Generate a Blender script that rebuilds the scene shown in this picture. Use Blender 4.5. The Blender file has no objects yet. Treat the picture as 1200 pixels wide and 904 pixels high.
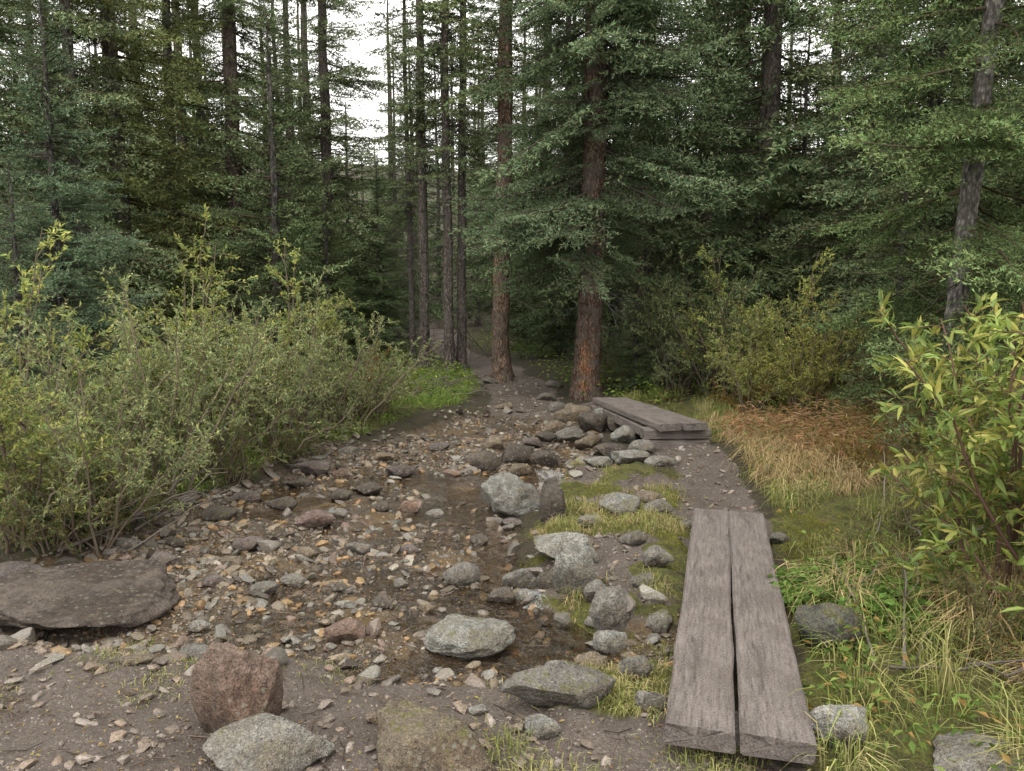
import bpy, bmesh, math, numpy as np
from mathutils import Vector, Matrix
RS=np.random.RandomState
rng=RS(11)
scene=bpy.context.scene
F_PX=867.0; CH=1.55; PITCH=math.radians(7.3)
sp,cp=math.sin(PITCH),math.cos(PITCH)

# ------------------------------------------------------------ noise
def hsh(xi,yi,s):
    h=(xi.astype(np.int64)*374761393+yi.astype(np.int64)*668265263+s*1274126177)&0xffffffff
    h=((h^(h>>13))*1274126177)&0xffffffff
    h=(h^(h>>16))&0xffffffff
    return h/4294967295.0
def vn(x,y,s=0):
    x=np.asarray(x,float);y=np.asarray(y,float)
    xi=np.floor(x);yi=np.floor(y);fx=x-xi;fy=y-yi
    fx=fx*fx*(3-2*fx);fy=fy*fy*(3-2*fy)
    a=hsh(xi,yi,s);b=hsh(xi+1,yi,s);c=hsh(xi,yi+1,s);d=hsh(xi+1,yi+1,s)
    return (a*(1-fx)+b*fx)*(1-fy)+(c*(1-fx)+d*fx)*fy-0.5
def fbm(x,y,s=0,o=4):
    r=0;a=1.0
    for i in range(o):
        r=r+a*vn(x*2**i+17.3*i,y*2**i-9.1*i,s+i);a*=.5
    return r
def n3(P,sc,s=0,o=3):
    x,y,z=P[:,0]*sc,P[:,1]*sc,P[:,2]*sc
    return (fbm(x+y*.31,y+z*.7,s,o)+fbm(z-x*.4,x+5+y*.2,s+9,o)+fbm(y+3,z-x*.37,s+21,o))/1.7
def sst(a,b,x):
    t=np.clip((x-a)/(b-a),0,1);return t*t*(3-2*t)

# ------------------------------------------------------------ survey: ground positions
def S0(u,v,z=0.0):
    yc=(452-v)/F_PX
    t=(CH-z)/(sp-cp*yc)
    return ((u-600)/F_PX*t, t*(cp+sp*yc), t)
def poly(l): return np.array([S0(u,v)[:2] for u,v in l])
def sdpoly(px,py,Q):
    px=np.asarray(px,float);py=np.asarray(py,float)
    d=np.full(px.shape,1e9);ins=np.zeros(px.shape,bool)
    n=len(Q)
    for i in range(n):
        ax,ay=Q[i];bx,by=Q[(i+1)%n]
        ex,ey=bx-ax,by-ay
        t=np.clip(((px-ax)*ex+(py-ay)*ey)/(ex*ex+ey*ey+1e-12),0,1)
        d=np.minimum(d,np.hypot(px-ax-t*ex,py-ay-t*ey))
        c=((ay>py)!=(by>py))&(px<(bx-ax)*(py-ay)/((by-ay)+1e-12)+ax)
        ins^=c
    return np.where(ins,d,-d)
def sdline(px,py,Q,w):
    d=np.full(np.shape(px),1e9)
    for i in range(len(Q)-1):
        ax,ay=Q[i];bx,by=Q[i+1];ex,ey=bx-ax,by-ay
        t=np.clip(((px-ax)*ex+(py-ay)*ey)/(ex*ex+ey*ey),0,1)
        d=np.minimum(d,np.hypot(px-ax-t*ex,py-ay-t*ey))
    return w-d
CREEK=poly([(-900,800),(-300,775),(0,765),(200,770),(380,765),(470,785),(560,790),(660,765),(790,775),(870,760),(860,720),(700,735),(625,690),(600,640),(612,600),(650,570),(690,530),(700,500),(650,490),(600,487),(545,485),(470,508),(400,520),(330,545),(250,575),(180,610),(60,650),(-60,670),(-300,690),(-900,710)])
TRAIL=np.array([S0(620,500)[:2],S0(615,480)[:2],S0(612,455)[:2],S0(575,430)[:2],S0(525,408)[:2],(-2.6,28.0),(-6,36)])
TW=.50
PATH2=poly([(850,615),(845,585),(830,560),(800,535),(790,520)])
NEAR=np.array([(-9,3.0),S0(0,762)[:2],S0(300,768)[:2],S0(580,795)[:2],S0(640,850)[:2],S0(800,845)[:2],S0(935,905)[:2],(1.0,1.6),(1.5,-6),(-9,-6)])
MOUND=poly([(655,540),(760,548),(800,570),(812,600),(785,765),(705,745),(640,690),(620,650),(635,600)])
PATCH=poly([(640,800),(700,775),(785,780),(785,850),(690,850)])
RIGHT=np.array([S0(905,600)[:2],S0(965,895)[:2],(1.6,-4),(12,-4),(14,12),(3.4,13),S0(720,470)[:2],S0(840,520)[:2],S0(880,560)[:2]])
LEFTB=np.array([(-12,4.3),S0(60,640)[:2],S0(180,600)[:2],S0(330,535)[:2],S0(545,478)[:2],S0(560,455)[:2],(-1.0,15),(-14,14)])
def masks(x,y):
    nz=fbm(x*1.7,y*1.7,5)*.25+fbm(x*7,y*7,8,3)*.07
    wet=sst(-.08,.12,sdpoly(x,y,CREEK)+nz*.5)
    tr=sst(-.15,.15,sdline(x,y,TRAIL,TW)+nz*.8)
    p2=sst(-.1,.1,sdline(x,y,PATH2,.27)+nz*.4)
    nr=sst(-.12,.1,sdpoly(x,y,NEAR)+nz*.6)
    pd=sst(.06,.22,fbm(x*3.2,y*3.2,88,3))*(sdpoly(x,y,MOUND)>-.1)
    dirt=np.maximum.reduce([tr,p2,nr,pd*.9])
    mo=sst(-.1,.1,sdpoly(x,y,MOUND)+nz)
    pa=sst(-.1,.1,sdpoly(x,y,PATCH)+nz)
    rt=sst(-.15,.15,sdpoly(x,y,RIGHT)+nz)
    lf=sst(-.2,.3,sdpoly(x,y,LEFTB)+nz)
    moss=np.maximum.reduce([mo,pa,rt*(1-sst(6,12,y)*.6),lf*.9*(1-sst(11,16,y)*.5)])
    return wet,dirt,moss
POOLS=[(S0(645,735),.30,.12),(S0(600,650),.25,.06),(S0(430,780),.22,.035),(S0(330,730),.35,.02),(S0(560,600),.4,.035),(S0(500,690),.3,.02)]
def H(x,y):
    x=np.asarray(x,float);y=np.asarray(y,float)
    wet,dirt,moss=masks(x,y)
    h=fbm(x*.5,y*.5,3)*.10+fbm(x*2.3,y*2.3,4,3)*.035
    r=np.hypot(x,y)
    h=h*sst(.3,3,r)
    h=h*(1-.7*wet)+wet*(-.066)+dirt*(-.01)
    lump=np.abs(fbm(x*5,y*5,31,3))*.08
    h=h+moss*(lump)*(1-wet)
    h=h+wet*(fbm(x*5,y*5,41,4)*.045)
    h=h+fbm(x*16,y*16,51,3)*.012
    for (p,rr,dd) in POOLS:
        h=h-dd*np.exp(-((x-p[0])**2+(y-p[1])**2)/(rr*rr+1e-9))
    h=h+.45*sst(1.7,5,x-.12*y+.2)*(1-wet)
    h=h+.35*sst(3.5,8,-x-.15*y+1.0)*sst(4,6,y)*(1-wet)
    h=h+.05*sst(-.1,.25,sdpoly(x,y,MOUND))
    h=h+.12*np.exp(-((x-2.0)**2+(y-6.6)**2)/.5)
    h=h+.22*np.maximum(0,y-26)*sst(26,50,y)+ .10*np.maximum(0,np.abs(x)-12)
    return np.minimum(h,20)
def Hs(x,y): return float(H(np.array([x]),np.array([y]))[0])
def G(u,v,z=None):
    zz=0.0
    for _ in range(4):
        x,y,t=S0(u,v,zz); zz=Hs(x,y)
    return x,y,zz,t
WATER=-.072

# ------------------------------------------------------------ mesh helpers
def mesh_from(name,V,F,mats,mi=None,col=None,smooth=None):
    me=bpy.data.meshes.new(name)
    V=np.ascontiguousarray(V,np.float32);F=np.ascontiguousarray(F,np.int32);nf=len(F)
    me.vertices.add(len(V));me.vertices.foreach_set('co',V.ravel())
    me.loops.add(nf*3);me.loops.foreach_set('vertex_index',F.ravel())
    me.polygons.add(nf);me.polygons.foreach_set('loop_start',np.arange(0,nf*3,3,dtype=np.int32))
    for m in mats: me.materials.append(m)
    if mi is not None: me.polygons.foreach_set('material_index',np.ascontiguousarray(mi,np.int32))
    if smooth is not None: me.polygons.foreach_set('use_smooth',np.ascontiguousarray(smooth,bool))
    me.update(calc_edges=True)
    if col is not None:
        a=me.color_attributes.new('Col','FLOAT_COLOR','POINT')
        c=np.ones((len(V),4),np.float32);c[:,:col.shape[1]]=col
        a.data.foreach_set('color',c.ravel())
    return me
def link(name,me,loc=(0,0,0),rot=(0,0,0),sc=(1,1,1),color=None,parent=None):
    o=bpy.data.objects.new(name,me);o.location=loc;o.rotation_euler=rot;o.scale=sc
    if color is not None:o.color=color
    if parent is not None:o.parent=parent
    scene.collection.objects.link(o);return o
class Geo:
    def __init__(s): s.V=[];s.F=[];s.C=[];s.M=[];s.S=[];s.n=0
    def add(s,V,F,C,mi=0,sm=False):
        V=np.asarray(V,np.float32).reshape(-1,3);F=np.asarray(F,np.int32).reshape(-1,3)
        C=np.asarray(C,np.float32)
        if C.ndim==1: C=np.tile(C[:3],(len(V),1))
        s.V.append(V);s.F.append(F+s.n);s.C.append(C)
        s.M.append(np.full(len(F),mi,np.int32));s.S.append(np.full(len(F),sm,bool));s.n+=len(V)
    def mesh(s,name,mats):
        return mesh_from(name,np.concatenate(s.V),np.concatenate(s.F),mats,np.concatenate(s.M),np.concatenate(s.C),np.concatenate(s.S))
def tube(g,P,r,k,col,mi=0,rough=0,seed=0):
    P=np.asarray(P,float);n=len(P);r=np.broadcast_to(r,(n,)).copy()
    T=np.gradient(P,axis=0);T/=np.linalg.norm(T,axis=1)[:,None]+1e-9
    if abs(T[0,2])>.75: ref=np.array([[1.,0,0]])
    else: ref=np.array([[0,0,1.]])
    A=np.cross(T,ref);A/=np.linalg.norm(A,axis=1)[:,None]+1e-9;B=np.cross(T,A)
    a=np.arange(k)*2*math.pi/k
    rr=r[:,None]*np.ones((1,k))
    if rough:
        rr=rr*(1+rough*RS(seed).randn(n,k))
    V=P[:,None,:]+rr[:,:,None]*(np.cos(a)[None,:,None]*A[:,None,:]+np.sin(a)[None,:,None]*B[:,None,:])
    i=np.arange(n-1)[:,None]*k;j=np.arange(k)[None,:];j2=(j+1)%k
    a0=(i+j).ravel();a1=(i+j2).ravel();b0=a0+k;b1=a1+k
    F=np.concatenate([np.stack([a0,a1,b1],1),np.stack([a0,b1,b0],1)])
    V=V.reshape(-1,3)
    if callable(col): col=col(V)
    g.add(V,F,col,mi,True)
def unit(v): return v/(np.linalg.norm(v,axis=-1,keepdims=True)+1e-9)

# ------------------------------------------------------------ materials
class NM:
    def __init__(s,name):
        s.m=bpy.data.materials.new(name);s.m.use_nodes=True
        s.N=s.m.node_tree.nodes;s.L=s.m.node_tree.links
        s.b=s.N['Principled BSDF'];s.out=s.N['Material Output']
    def n(s,t,**k):
        x=s.N.new(t)
        for a,b in k.items(): setattr(x,a,b)
        return x
    def put(s,sock,val):
        if isinstance(val,bpy.types.NodeSocket): s.L.new(val,sock)
        else: sock.default_value=val if not (isinstance(val,tuple) and len(val)==3 and len(sock.default_value)==4) else (*val,1)
    def co(s,kind='Object',scale=(1,1,1)):
        t=s.n('ShaderNodeTexCoord');m=s.n('ShaderNodeMapping');s.L.new(t.outputs[kind],m.inputs[0]);m.inputs['Scale'].default_value=scale
        return m.outputs[0]
    def noise(s,co,scale,detail=5,rough=.6,dist=0):
        x=s.n('ShaderNodeTexNoise');s.L.new(co,x.inputs['Vector']);x.inputs['Scale'].default_value=scale;x.inputs['Detail'].default_value=min(detail,4);x.inputs['Roughness'].default_value=rough;x.inputs['Distortion'].default_value=dist
        return x.outputs[0]
    def vor(s,co,scale,feat='F1',rnd=1):
        x=s.n('ShaderNodeTexVoronoi',feature=feat);s.L.new(co,x.inputs['Vector']);x.inputs['Scale'].default_value=scale;x.inputs['Randomness'].default_value=rnd
        return x
    def mix(s,f,a,b,bl='MIX'):
        x=s.n('ShaderNodeMix',data_type='RGBA',blend_type=bl);s.put(x.inputs[0],f);s.put(x.inputs[6],a);s.put(x.inputs[7],b);return x.outputs[2]
    def ramp(s,f,stops,interp='LINEAR'):
        x=s.n('ShaderNodeValToRGB');s.put(x.inputs[0],f);r=x.color_ramp;r.interpolation=interp
        while len(r.elements)<len(stops): r.elements.new(.5)
        for e,(p,c) in zip(r.elements,stops):
            e.position=p;e.color=(*c,1) if isinstance(c,tuple) else (c,c,c,1)
        return x.outputs[0]
    def math(s,op,a,b=0.0,c=None):
        x=s.n('ShaderNodeMath',operation=op);s.put(x.inputs[0],a);s.put(x.inputs[1],b)
        if c is not None:s.put(x.inputs[2],c)
        return x.outputs[0]
    def attr(s,n='Col'):
        return s.n('ShaderNodeAttribute',attribute_name=n)
    def bump(s,h,strength,dist,prev=None):
        x=s.n('ShaderNodeBump');s.put(x.inputs['Height'],h);x.inputs['Strength'].default_value=strength;x.inputs['Distance'].default_value=dist
        if prev is not None:s.L.new(prev,x.inputs['Normal'])
        return x.outputs[0]
    def fin(s,col,rough=.8,nor=None,spec=.3):
        s.put(s.b.inputs['Base Color'],col);s.put(s.b.inputs['Roughness'],rough);s.b.inputs['Specular IOR Level'].default_value=spec
        if nor is not None:s.L.new(nor,s.b.inputs['Normal'])
        return s.m

def ground_mat():
    s=NM('ground_material');co=s.co()
    at=s.attr();sx=s.n('ShaderNodeSeparateColor');s.L.new(at.outputs['Color'],sx.inputs[0])
    wet,dirt,moss=sx.outputs
    nA=s.noise(co,1.6,2);nB=s.noise(co,9,4);nC=s.noise(co,60,3,.8)
    v1=s.vor(co,38);v2=s.vor(co,95)
    def cell(v):
        x=s.n('ShaderNodeSeparateColor');s.L.new(v.outputs['Color'],x.inputs[0]);return x.outputs
    c1=cell(v1);c2=cell(v2)
    stops=[(0,(.05,.042,.033)),(.2,(.11,.083,.055)),(.38,(.16,.10,.05)),(.48,(.125,.105,.08)),(.68,(.19,.15,.105)),(.8,(.075,.058,.042)),(.93,(.25,.21,.165))]
    p1=s.ramp(c1[0],stops,'CONSTANT');p2=s.ramp(c2[0],stops,'CONSTANT')
    pk=s.math('GREATER_THAN',c1[1],.65)
    grav=s.mix(pk,p2,p1)
    d=s.mix(pk,v2.outputs['Distance'],v1.outputs['Distance'])
    edge=s.ramp(d,[(.25,1.0),(.75,.3)])
    grav=s.mix(.8,grav,edge,'MULTIPLY')
    grav=s.mix(s.ramp(nB,[(.42,0.),(.60,.75)]),grav,s.ramp(nC,[(.3,(.075,.057,.04)),(.5,(.13,.10,.072)),(.7,(.20,.165,.125))]))
    grav=s.mix(s.ramp(nA,[(.50,0.),(.66,.5)]),grav,(.20,.125,.045),'MIX')
    dc=s.ramp(nC,[(.25,(.08,.062,.05)),(.5,(.15,.122,.102)),(.75,(.22,.185,.158))])
    dc=s.mix(s.ramp(nA,[(.35,0.),(.65,.7)]),dc,(.095,.074,.058))
    dc=s.mix(s.ramp(nB,[(.52,0.),(.68,.5)]),dc,(.07,.052,.04))
    st=s.math('GREATER_THAN',c2[2],.80)
    dc=s.mix(s.math('MULTIPLY',st,s.ramp(v2.outputs['Distance'],[(.35,1.),(.5,0.)])),dc,s.ramp(c2[0],[(0,(.09,.072,.06)),(.5,(.21,.175,.145)),(1,(.30,.265,.235))]))
    mc=s.ramp(nB,[(.25,(.045,.042,.014)),(.42,(.09,.095,.02)),(.55,(.15,.155,.03)),(.63,(.13,.11,.045)),(.74,(.10,.075,.05))])
    mc=s.mix(s.ramp(nC,[(.35,.8),(.6,0.)]),mc,(.035,.033,.014))
    fc=s.ramp(nB,[(.3,(.03,.032,.014)),(.5,(.065,.048,.028)),(.7,(.05,.07,.02))])
    fc=s.mix(s.ramp(nC,[(.3,.6),(.6,0.)]),fc,(.025,.02,.013))
    mm=s.ramp(s.math('ADD',moss,s.math('MULTIPLY',s.math('SUBTRACT',nB,.5),1.2)),[(.35,0.),(.6,1.)])
    dm=s.ramp(s.math('ADD',dirt,s.math('MULTIPLY',s.math('SUBTRACT',nB,.5),1.0)),[(.4,0.),(.6,1.)])
    wm=s.ramp(s.math('ADD',wet,s.math('MULTIPLY',s.math('SUBTRACT',nB,.5),.8)),[(.35,0.),(.65,1.)])
    c=s.mix(mm,fc,mc);c=s.mix(dm,c,dc);c=s.mix(wm,c,grav)
    ro=s.math('SUBTRACT',.92,s.math('MULTIPLY',wm,.55))
    b=s.bump(nC,1.,.035)
    return s.fin(c,ro,b,.4)
def rock_mat():
    s=NM('rock_material');co=s.co();oi=s.n('ShaderNodeObjectInfo')
    nA=s.noise(co,5,3,.6);nB=s.noise(co,18,4,.75);nC=s.noise(co,120,3,.8)
    c=s.mix(1.0,oi.outputs['Color'],s.ramp(nB,[(.28,.35),(.5,1.),(.7,1.6)]),'MULTIPLY')
    c=s.mix(.7,c,s.ramp(nC,[(.33,.3),(.5,1.),(.66,1.8)]),'MULTIPLY')
    c=s.mix(s.ramp(nA,[(.46,0.),(.58,.7)]),c,s.mix(1.,(.42,.35,.27),c,'MULTIPLY'))
    c=s.mix(s.ramp(nA,[(.40,.35),(.46,0.)]),c,(.13,.105,.075))
    v=s.vor(co,26);li=s.math('MULTIPLY',s.ramp(v.outputs['Distance'],[(.16,1.),(.3,0.)]),s.ramp(nA,[(.45,0.),(.55,1.)]))
    c=s.mix(s.math('MULTIPLY',li,.35),c,(.30,.31,.25))
    g=s.n('ShaderNodeNewGeometry');sz=s.n('ShaderNodeSeparateXYZ');s.L.new(g.outputs['Normal'],sz.inputs[0])
    at=s.attr()
    m=s.math('ADD',s.math('MULTIPLY',sz.outputs[2],.35),s.math('MULTIPLY',nB,1.1))
    m=s.math('ADD',m,s.math('SUBTRACT',oi.outputs['Alpha'],1.0))
    m=s.ramp(m,[(.50,0.),(.66,.9)])
    mc=s.ramp(nC,[(.3,(.045,.04,.012)),(.55,(.11,.11,.03)),(.75,(.17,.165,.055))])
    c=s.mix(m,c,mc)
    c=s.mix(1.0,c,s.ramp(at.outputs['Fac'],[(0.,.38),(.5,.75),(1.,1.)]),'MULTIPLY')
    b=s.bump(nB,1.,.05);b=s.bump(nC,.7,.012,b)
    return s.fin(c,s.ramp(at.outputs['Fac'],[(0.,.4),(.6,.85)]),b,.4)
def pebble_mat():
    s=NM('gravel_material');co=s.co();at=s.attr()
    n=s.noise(co,130,2,.8)
    c=s.mix(1.,at.outputs['Color'],s.ramp(n,[(.3,.5),(.5,1.),(.7,1.5)]),'MULTIPLY')
    return s.fin(c,.45,None,.45)
def bark_mat():
    s=NM('bark_material');at=s.attr()
    n=s.noise(s.co('Object',(1,1,.3)),34,4,.8);n2=s.noise(s.co(),6,2,.6)
    v=s.vor(s.co('Object',(1,1,.45)),42)
    c=s.mix(1.,at.outputs['Color'],s.ramp(n,[(.32,.3),(.5,1.),(.66,1.8)]),'MULTIPLY')
    c=s.mix(.8,c,s.ramp(v.outputs['Distance'],[(.2,1.2),(.65,.3)]),'MULTIPLY')
    c=s.mix(s.ramp(n2,[(.45,0.),(.62,.6)]),c,(.13,.12,.105))
    b=s.bump(n,1.,.05)
    return s.fin(c,.95,b,.1)
def leaf_mat(name,tr=.3):
    s=NM(name);at=s.attr();oi=s.n('ShaderNodeObjectInfo')
    c=s.mix(1.,at.outputs['Color'],oi.outputs['Color'],'MULTIPLY')
    df=s.n('ShaderNodeBsdfDiffuse');s.L.new(c,df.inputs[0])
    if tr<=0:
        s.L.new(df.outputs[0],s.out.inputs[0]);return s.m
    t=s.n('ShaderNodeBsdfTranslucent');s.L.new(c,t.inputs[0])
    m=s.n('ShaderNodeMixShader');m.inputs[0].default_value=tr
    s.L.new(df.outputs[0],m.inputs[1]);s.L.new(t.outputs[0],m.inputs[2]);s.L.new(m.outputs[0],s.out.inputs[0])
    return s.m
def gloss_leaf(name,tr=.3):
    s=NM(name);at=s.attr();oi=s.n('ShaderNodeObjectInfo')
    c=s.mix(1.,at.outputs['Color'],oi.outputs['Color'],'MULTIPLY')
    s.fin(c,.5,None,.35)
    t=s.n('ShaderNodeBsdfTranslucent');s.L.new(c,t.inputs[0]);m=s.n('ShaderNodeMixShader');m.inputs[0].default_value=tr
    s.L.new(s.b.outputs[0],m.inputs[1]);s.L.new(t.outputs[0],m.inputs[2]);s.L.new(m.outputs[0],s.out.inputs[0])
    return s.m
def wood_mat():
    s=NM('weathered_wood');co=s.co('Object',(1,.09,1));n=s.noise(co,75,4,.75);n1=s.noise(s.co('Object',(1,.16,1)),16,4,.65,.5);n2=s.noise(s.co(),4,4,.6);n3_=s.noise(s.co(),130,4,.75)
    c=s.ramp(n,[(.28,(.078,.066,.058)),(.45,(.148,.126,.113)),(.6,(.185,.16,.146)),(.75,(.25,.222,.205))])
    c=s.mix(.6,c,s.ramp(n1,[(.34,.4),(.47,1.),(.7,1.15)]),'MULTIPLY')
    c=s.mix(s.ramp(n2,[(.48,0.),(.66,.6)]),c,(.105,.086,.074))
    c=s.mix(.85,c,s.ramp(n3_,[(.33,.3),(.48,1.),(.7,1.35)]),'MULTIPLY')
    b=s.bump(n,.8,.012);b=s.bump(n1,.6,.012,b);b=s.bump(n3_,.7,.006,b)
    return s.fin(c,.85,b,.25)
def water_mat():
    s=NM('water_material');co=s.co();n=s.noise(co,14,3,.75,.6)
    b=s.bump(n,.8,.03)
    g=s.n('ShaderNodeBsdfGlossy');g.inputs['Roughness'].default_value=.04;g.inputs[0].default_value=(1,1,1,1);s.L.new(b,g.inputs['Normal'])
    t=s.n('ShaderNodeBsdfTransparent');t.inputs[0].default_value=(.80,.72,.60,1)
    f=s.n('ShaderNodeFresnel');f.inputs[0].default_value=1.33;s.L.new(b,f.inputs['Normal'])
    m=s.n('ShaderNodeMixShader');s.L.new(s.math('MULTIPLY_ADD',f.outputs[0],1.2,.01),m.inputs[0]);s.L.new(t.outputs[0],m.inputs[1]);s.L.new(g.outputs[0],m.inputs[2]);s.L.new(m.outputs[0],s.out.inputs[0])
    return s.m
def foam_mat():
    s=NM('foam_material');co=s.co('Object',(1,1,.3));n=s.noise(co,28,4,.75)
    s.fin((.42,.44,.45),.2,s.bump(n,.8,.02),.5)
    t=s.n('ShaderNodeBsdfTransparent');m=s.n('ShaderNodeMixShader');s.L.new(s.ramp(n,[(.45,.05),(.75,.6)]),m.inputs[0]);s.L.new(t.outputs[0],m.inputs[1]);s.L.new(s.b.outputs[0],m.inputs[2]);s.L.new(m.outputs[0],s.out.inputs[0])
    return s.m
M_G=ground_mat();M_R=rock_mat();M_P=pebble_mat();M_B=bark_mat();M_W=wood_mat();M_WA=water_mat();M_F=foam_mat()
M_N=leaf_mat('spruce_needles',0);M_L=leaf_mat('willow_leaves',.35);M_LN=gloss_leaf('willow_leaves_near',.35);M_GR=leaf_mat('grass_blades',0)
M_TW=leaf_mat('twig_bark',0)

# ------------------------------------------------------------ ground sheet
def axis(a,b,fine,far,grow=1.09):
    l=list(np.arange(a,b,fine));s=fine
    while l[-1]<far: s*=grow;l.append(l[-1]+s)
    return l
xp=axis(0,4.2,.03,260);xs=np.array([-v for v in xp[::-1]][:-1]+xp)
yf=axis(2.0,8.5,.03,300,1.05);yb=[2.0-v for v in axis(0,.1,.05,120,1.25)][1:][::-1];ys=np.array(yb+yf)
X,Y=np.meshgrid(xs,ys);Xr=X.ravel();Yr=Y.ravel()
Z=H(Xr,Yr);wet,dirt,moss=masks(Xr,Yr)
nx,ny=len(xs),len(ys)
i=(np.arange(ny-1)[:,None]*nx+np.arange(nx-1)[None,:]).ravel()
Fg=np.concatenate([np.stack([i,i+1,i+nx+1],1),np.stack([i,i+nx+1,i+nx],1)])
me=mesh_from('ground',np.stack([Xr,Yr,Z],1),Fg,[M_G],None,np.stack([wet,dirt,moss],1),np.ones(len(Fg),bool))
link('ground',me)
wx=np.arange(-8,2.2,.05);wy=np.arange(2.2,9.8,.05);X,Y=np.meshgrid(wx,wy);Xr=X.ravel();Yr=Y.ravel()
sd=sdpoly(Xr,Yr,CREEK);nx,ny=len(wx),len(wy)
i=(np.arange(ny-1)[:,None]*nx+np.arange(nx-1)[None,:]).ravel()
i=i[sd[i]>-.12]
Fw=np.concatenate([np.stack([i,i+1,i+nx+1],1),np.stack([i,i+nx+1,i+nx],1)])
me=mesh_from('creek_water',np.stack([Xr,Yr,np.full(len(Xr),WATER)+.006*fbm(Xr*3,Yr*3,77)],1),Fw,[M_WA],None,None,np.ones(len(Fw),bool))
link('creek_water',me)

# ------------------------------------------------------------ stones
_ico={}
def ico(sub):
    if sub not in _ico:
        bm=bmesh.new();bmesh.ops.create_icosphere(bm,subdivisions=sub,radius=1)
        V=np.array([v.co[:] for v in bm.verts]);Fa=np.array([[v.index for v in f.verts] for f in bm.faces]);bm.free();_ico[sub]=(V,Fa)
    return _ico[sub]
def rshape(sub,seed,cuts=14,lo=.5,hi=.9,rough=.05,flat=None):
    V,Fa=ico(sub);V=V.copy();r=RS(seed)
    for k in range(cuts):
        n=unit(r.randn(3));d=r.uniform(lo,hi)
        e=V@n-d;V=V-np.clip(e,0,None)[:,None]*n[None,:]
    if flat is not None:
        n=unit(np.array([r.normal(0,.12),r.normal(-.12,.1),1]));e=V@n-flat;V=V-np.clip(e,0,None)[:,None]*n[None,:]
    V=V*(1+rough*2*n3(V,1.5,seed,4)[:,None])
    if sub>=4: V=V+unit(V)*(.07*n3(V,6,seed+3,4)[:,None])
    V=V-(V.max(0)+V.min(0))/2
    V/=np.abs(V).max(0)[None,:]
    return V,Fa
GREY=(.22,.205,.18);LG=(.28,.275,.245);DK=(.11,.092,.075);RED=(.23,.16,.125);TAN=(.21,.17,.12);PUR=(.155,.128,.12)
rk=[0]
def rock(u,v,w,h,c=GREY,moss=0,name='rock',yaw=None,zs=1.0,dep=.8,tilt=0,flat=None):
    rk[0]+=1;sd=100+rk[0];r=RS(sd)
    x,y,z,t=G(u,v)
    W=w/F_PX*t;Hh=h/F_PX*t
    sn=CH/math.hypot(CH,y);cs=math.sqrt(1-sn*sn)
    D=dep*W
    Zh=min(max((Hh-D*.5*sn)/cs,.22*W),1.3*W)*zs
    sub=5 if w>60 else 4
    V,Fa=rshape(sub,sd,r.randint(10,16),flat=flat)
    rz=Zh*.66;cz=Zh-rz
    a=r.uniform(-.5,.5) if yaw is None else yaw
    ca,sa=math.cos(a),math.sin(a)
    V=V*np.array([W/2,D/2,rz])
    V=np.stack([V[:,0]*ca-V[:,1]*sa,V[:,0]*sa+V[:,1]*ca,V[:,2]+V[:,0]*tilt],1)
    fw=np.array([x,y]);fw=fw/np.linalg.norm(fw)
    loc=(x+fw[0]*D*.45,y+fw[1]*D*.45,z+cz)
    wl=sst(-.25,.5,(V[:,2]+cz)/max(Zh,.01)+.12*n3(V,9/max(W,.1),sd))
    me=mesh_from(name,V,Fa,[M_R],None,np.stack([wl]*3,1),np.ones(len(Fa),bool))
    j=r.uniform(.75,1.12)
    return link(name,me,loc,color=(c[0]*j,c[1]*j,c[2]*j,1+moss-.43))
R=rock
R(602,608,80,56,LG,-.05);R(648,612,34,58,DK,.02,zs=1.1);R(540,692,46,30,GREY);R(656,660,78,34,LG,.06)
R(672,702,52,70,LG,-.08,zs=1.15,dep=.6);R(722,719,66,56,GREY,-.06);R(770,668,38,28,GREY,.08);R(608,694,40,30,GREY)
R(552,776,108,48,LG,.02,yaw=-.15);R(405,757,50,30,RED,-.3);R(280,872,112,116,RED,-.02,name='boulder',zs=1.1)
R(318,922,160,76,GREY,.02,name='boulder',yaw=.15);R(512,918,182,74,TAN,.05,name='boulder',dep=.7,flat=.6);R(655,834,146,54,GREY,.05,yaw=.35,dep=.45)
R(725,607,52,30,LG,.06);R(566,553,46,26,DK);R(606,545,42,22,DK);R(640,548,34,22,DK);R(580,528,24,18,TAN);R(624,530,26,14,PUR)
R(480,601,30,16,RED);R(370,622,44,24,(.24,.17,.15));R(88,756,255,84,(.12,.095,.078),-.1,name='boulder',dep=.8,zs=.72,yaw=.14,flat=.3,tilt=-.03);R(22,694,70,34,PUR,0,flat=.5)
R(232,777,52,26,GREY,-.3);R(162,782,36,14,TAN);R(365,558,46,18,PUR);R(405,535,38,13,GREY);R(432,582,30,16,DK);R(400,588,26,14,DK)
R(470,560,36,16,PUR);R(448,600,22,12,DK);R(290,648,38,20,PUR);R(205,642,26,14,DK);R(255,612,46,18,DK);R(330,598,40,16,DK);R(290,590,40,14,PUR)
for a in [(665,500,34,20),(693,510,36,26),(708,498,34,22),(655,492,26,14),(690,528,34,20),(716,537,40,18),(740,546,46,20),(668,520,36,20),(648,508,26,16),(640,520,26,14),(700,548,36,14),(775,548,40,14),(672,488,26,16),(690,484,28,14),(730,520,30,22),(752,532,36,18),(680,500,30,18),(722,508,30,20)]:
    R(*a,c=(GREY,TAN,DK,LG)[rk[0]%4],moss=-.05)
R(982,880,80,50,LG,-.2,yaw=.1,dep=.6,flat=.5);R(995,862,40,24,GREY,-.1);R(762,838,38,30,GREY,-.1);R(968,772,76,70,(.12,.12,.1),.2,name='boulder')
R(1150,925,140,34,GREY,.0);R(715,768,44,32,LG,-.05);R(700,738,34,26,GREY);R(744,796,40,28,GREY,.1);R(636,868,46,26,LG,-.2)
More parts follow.
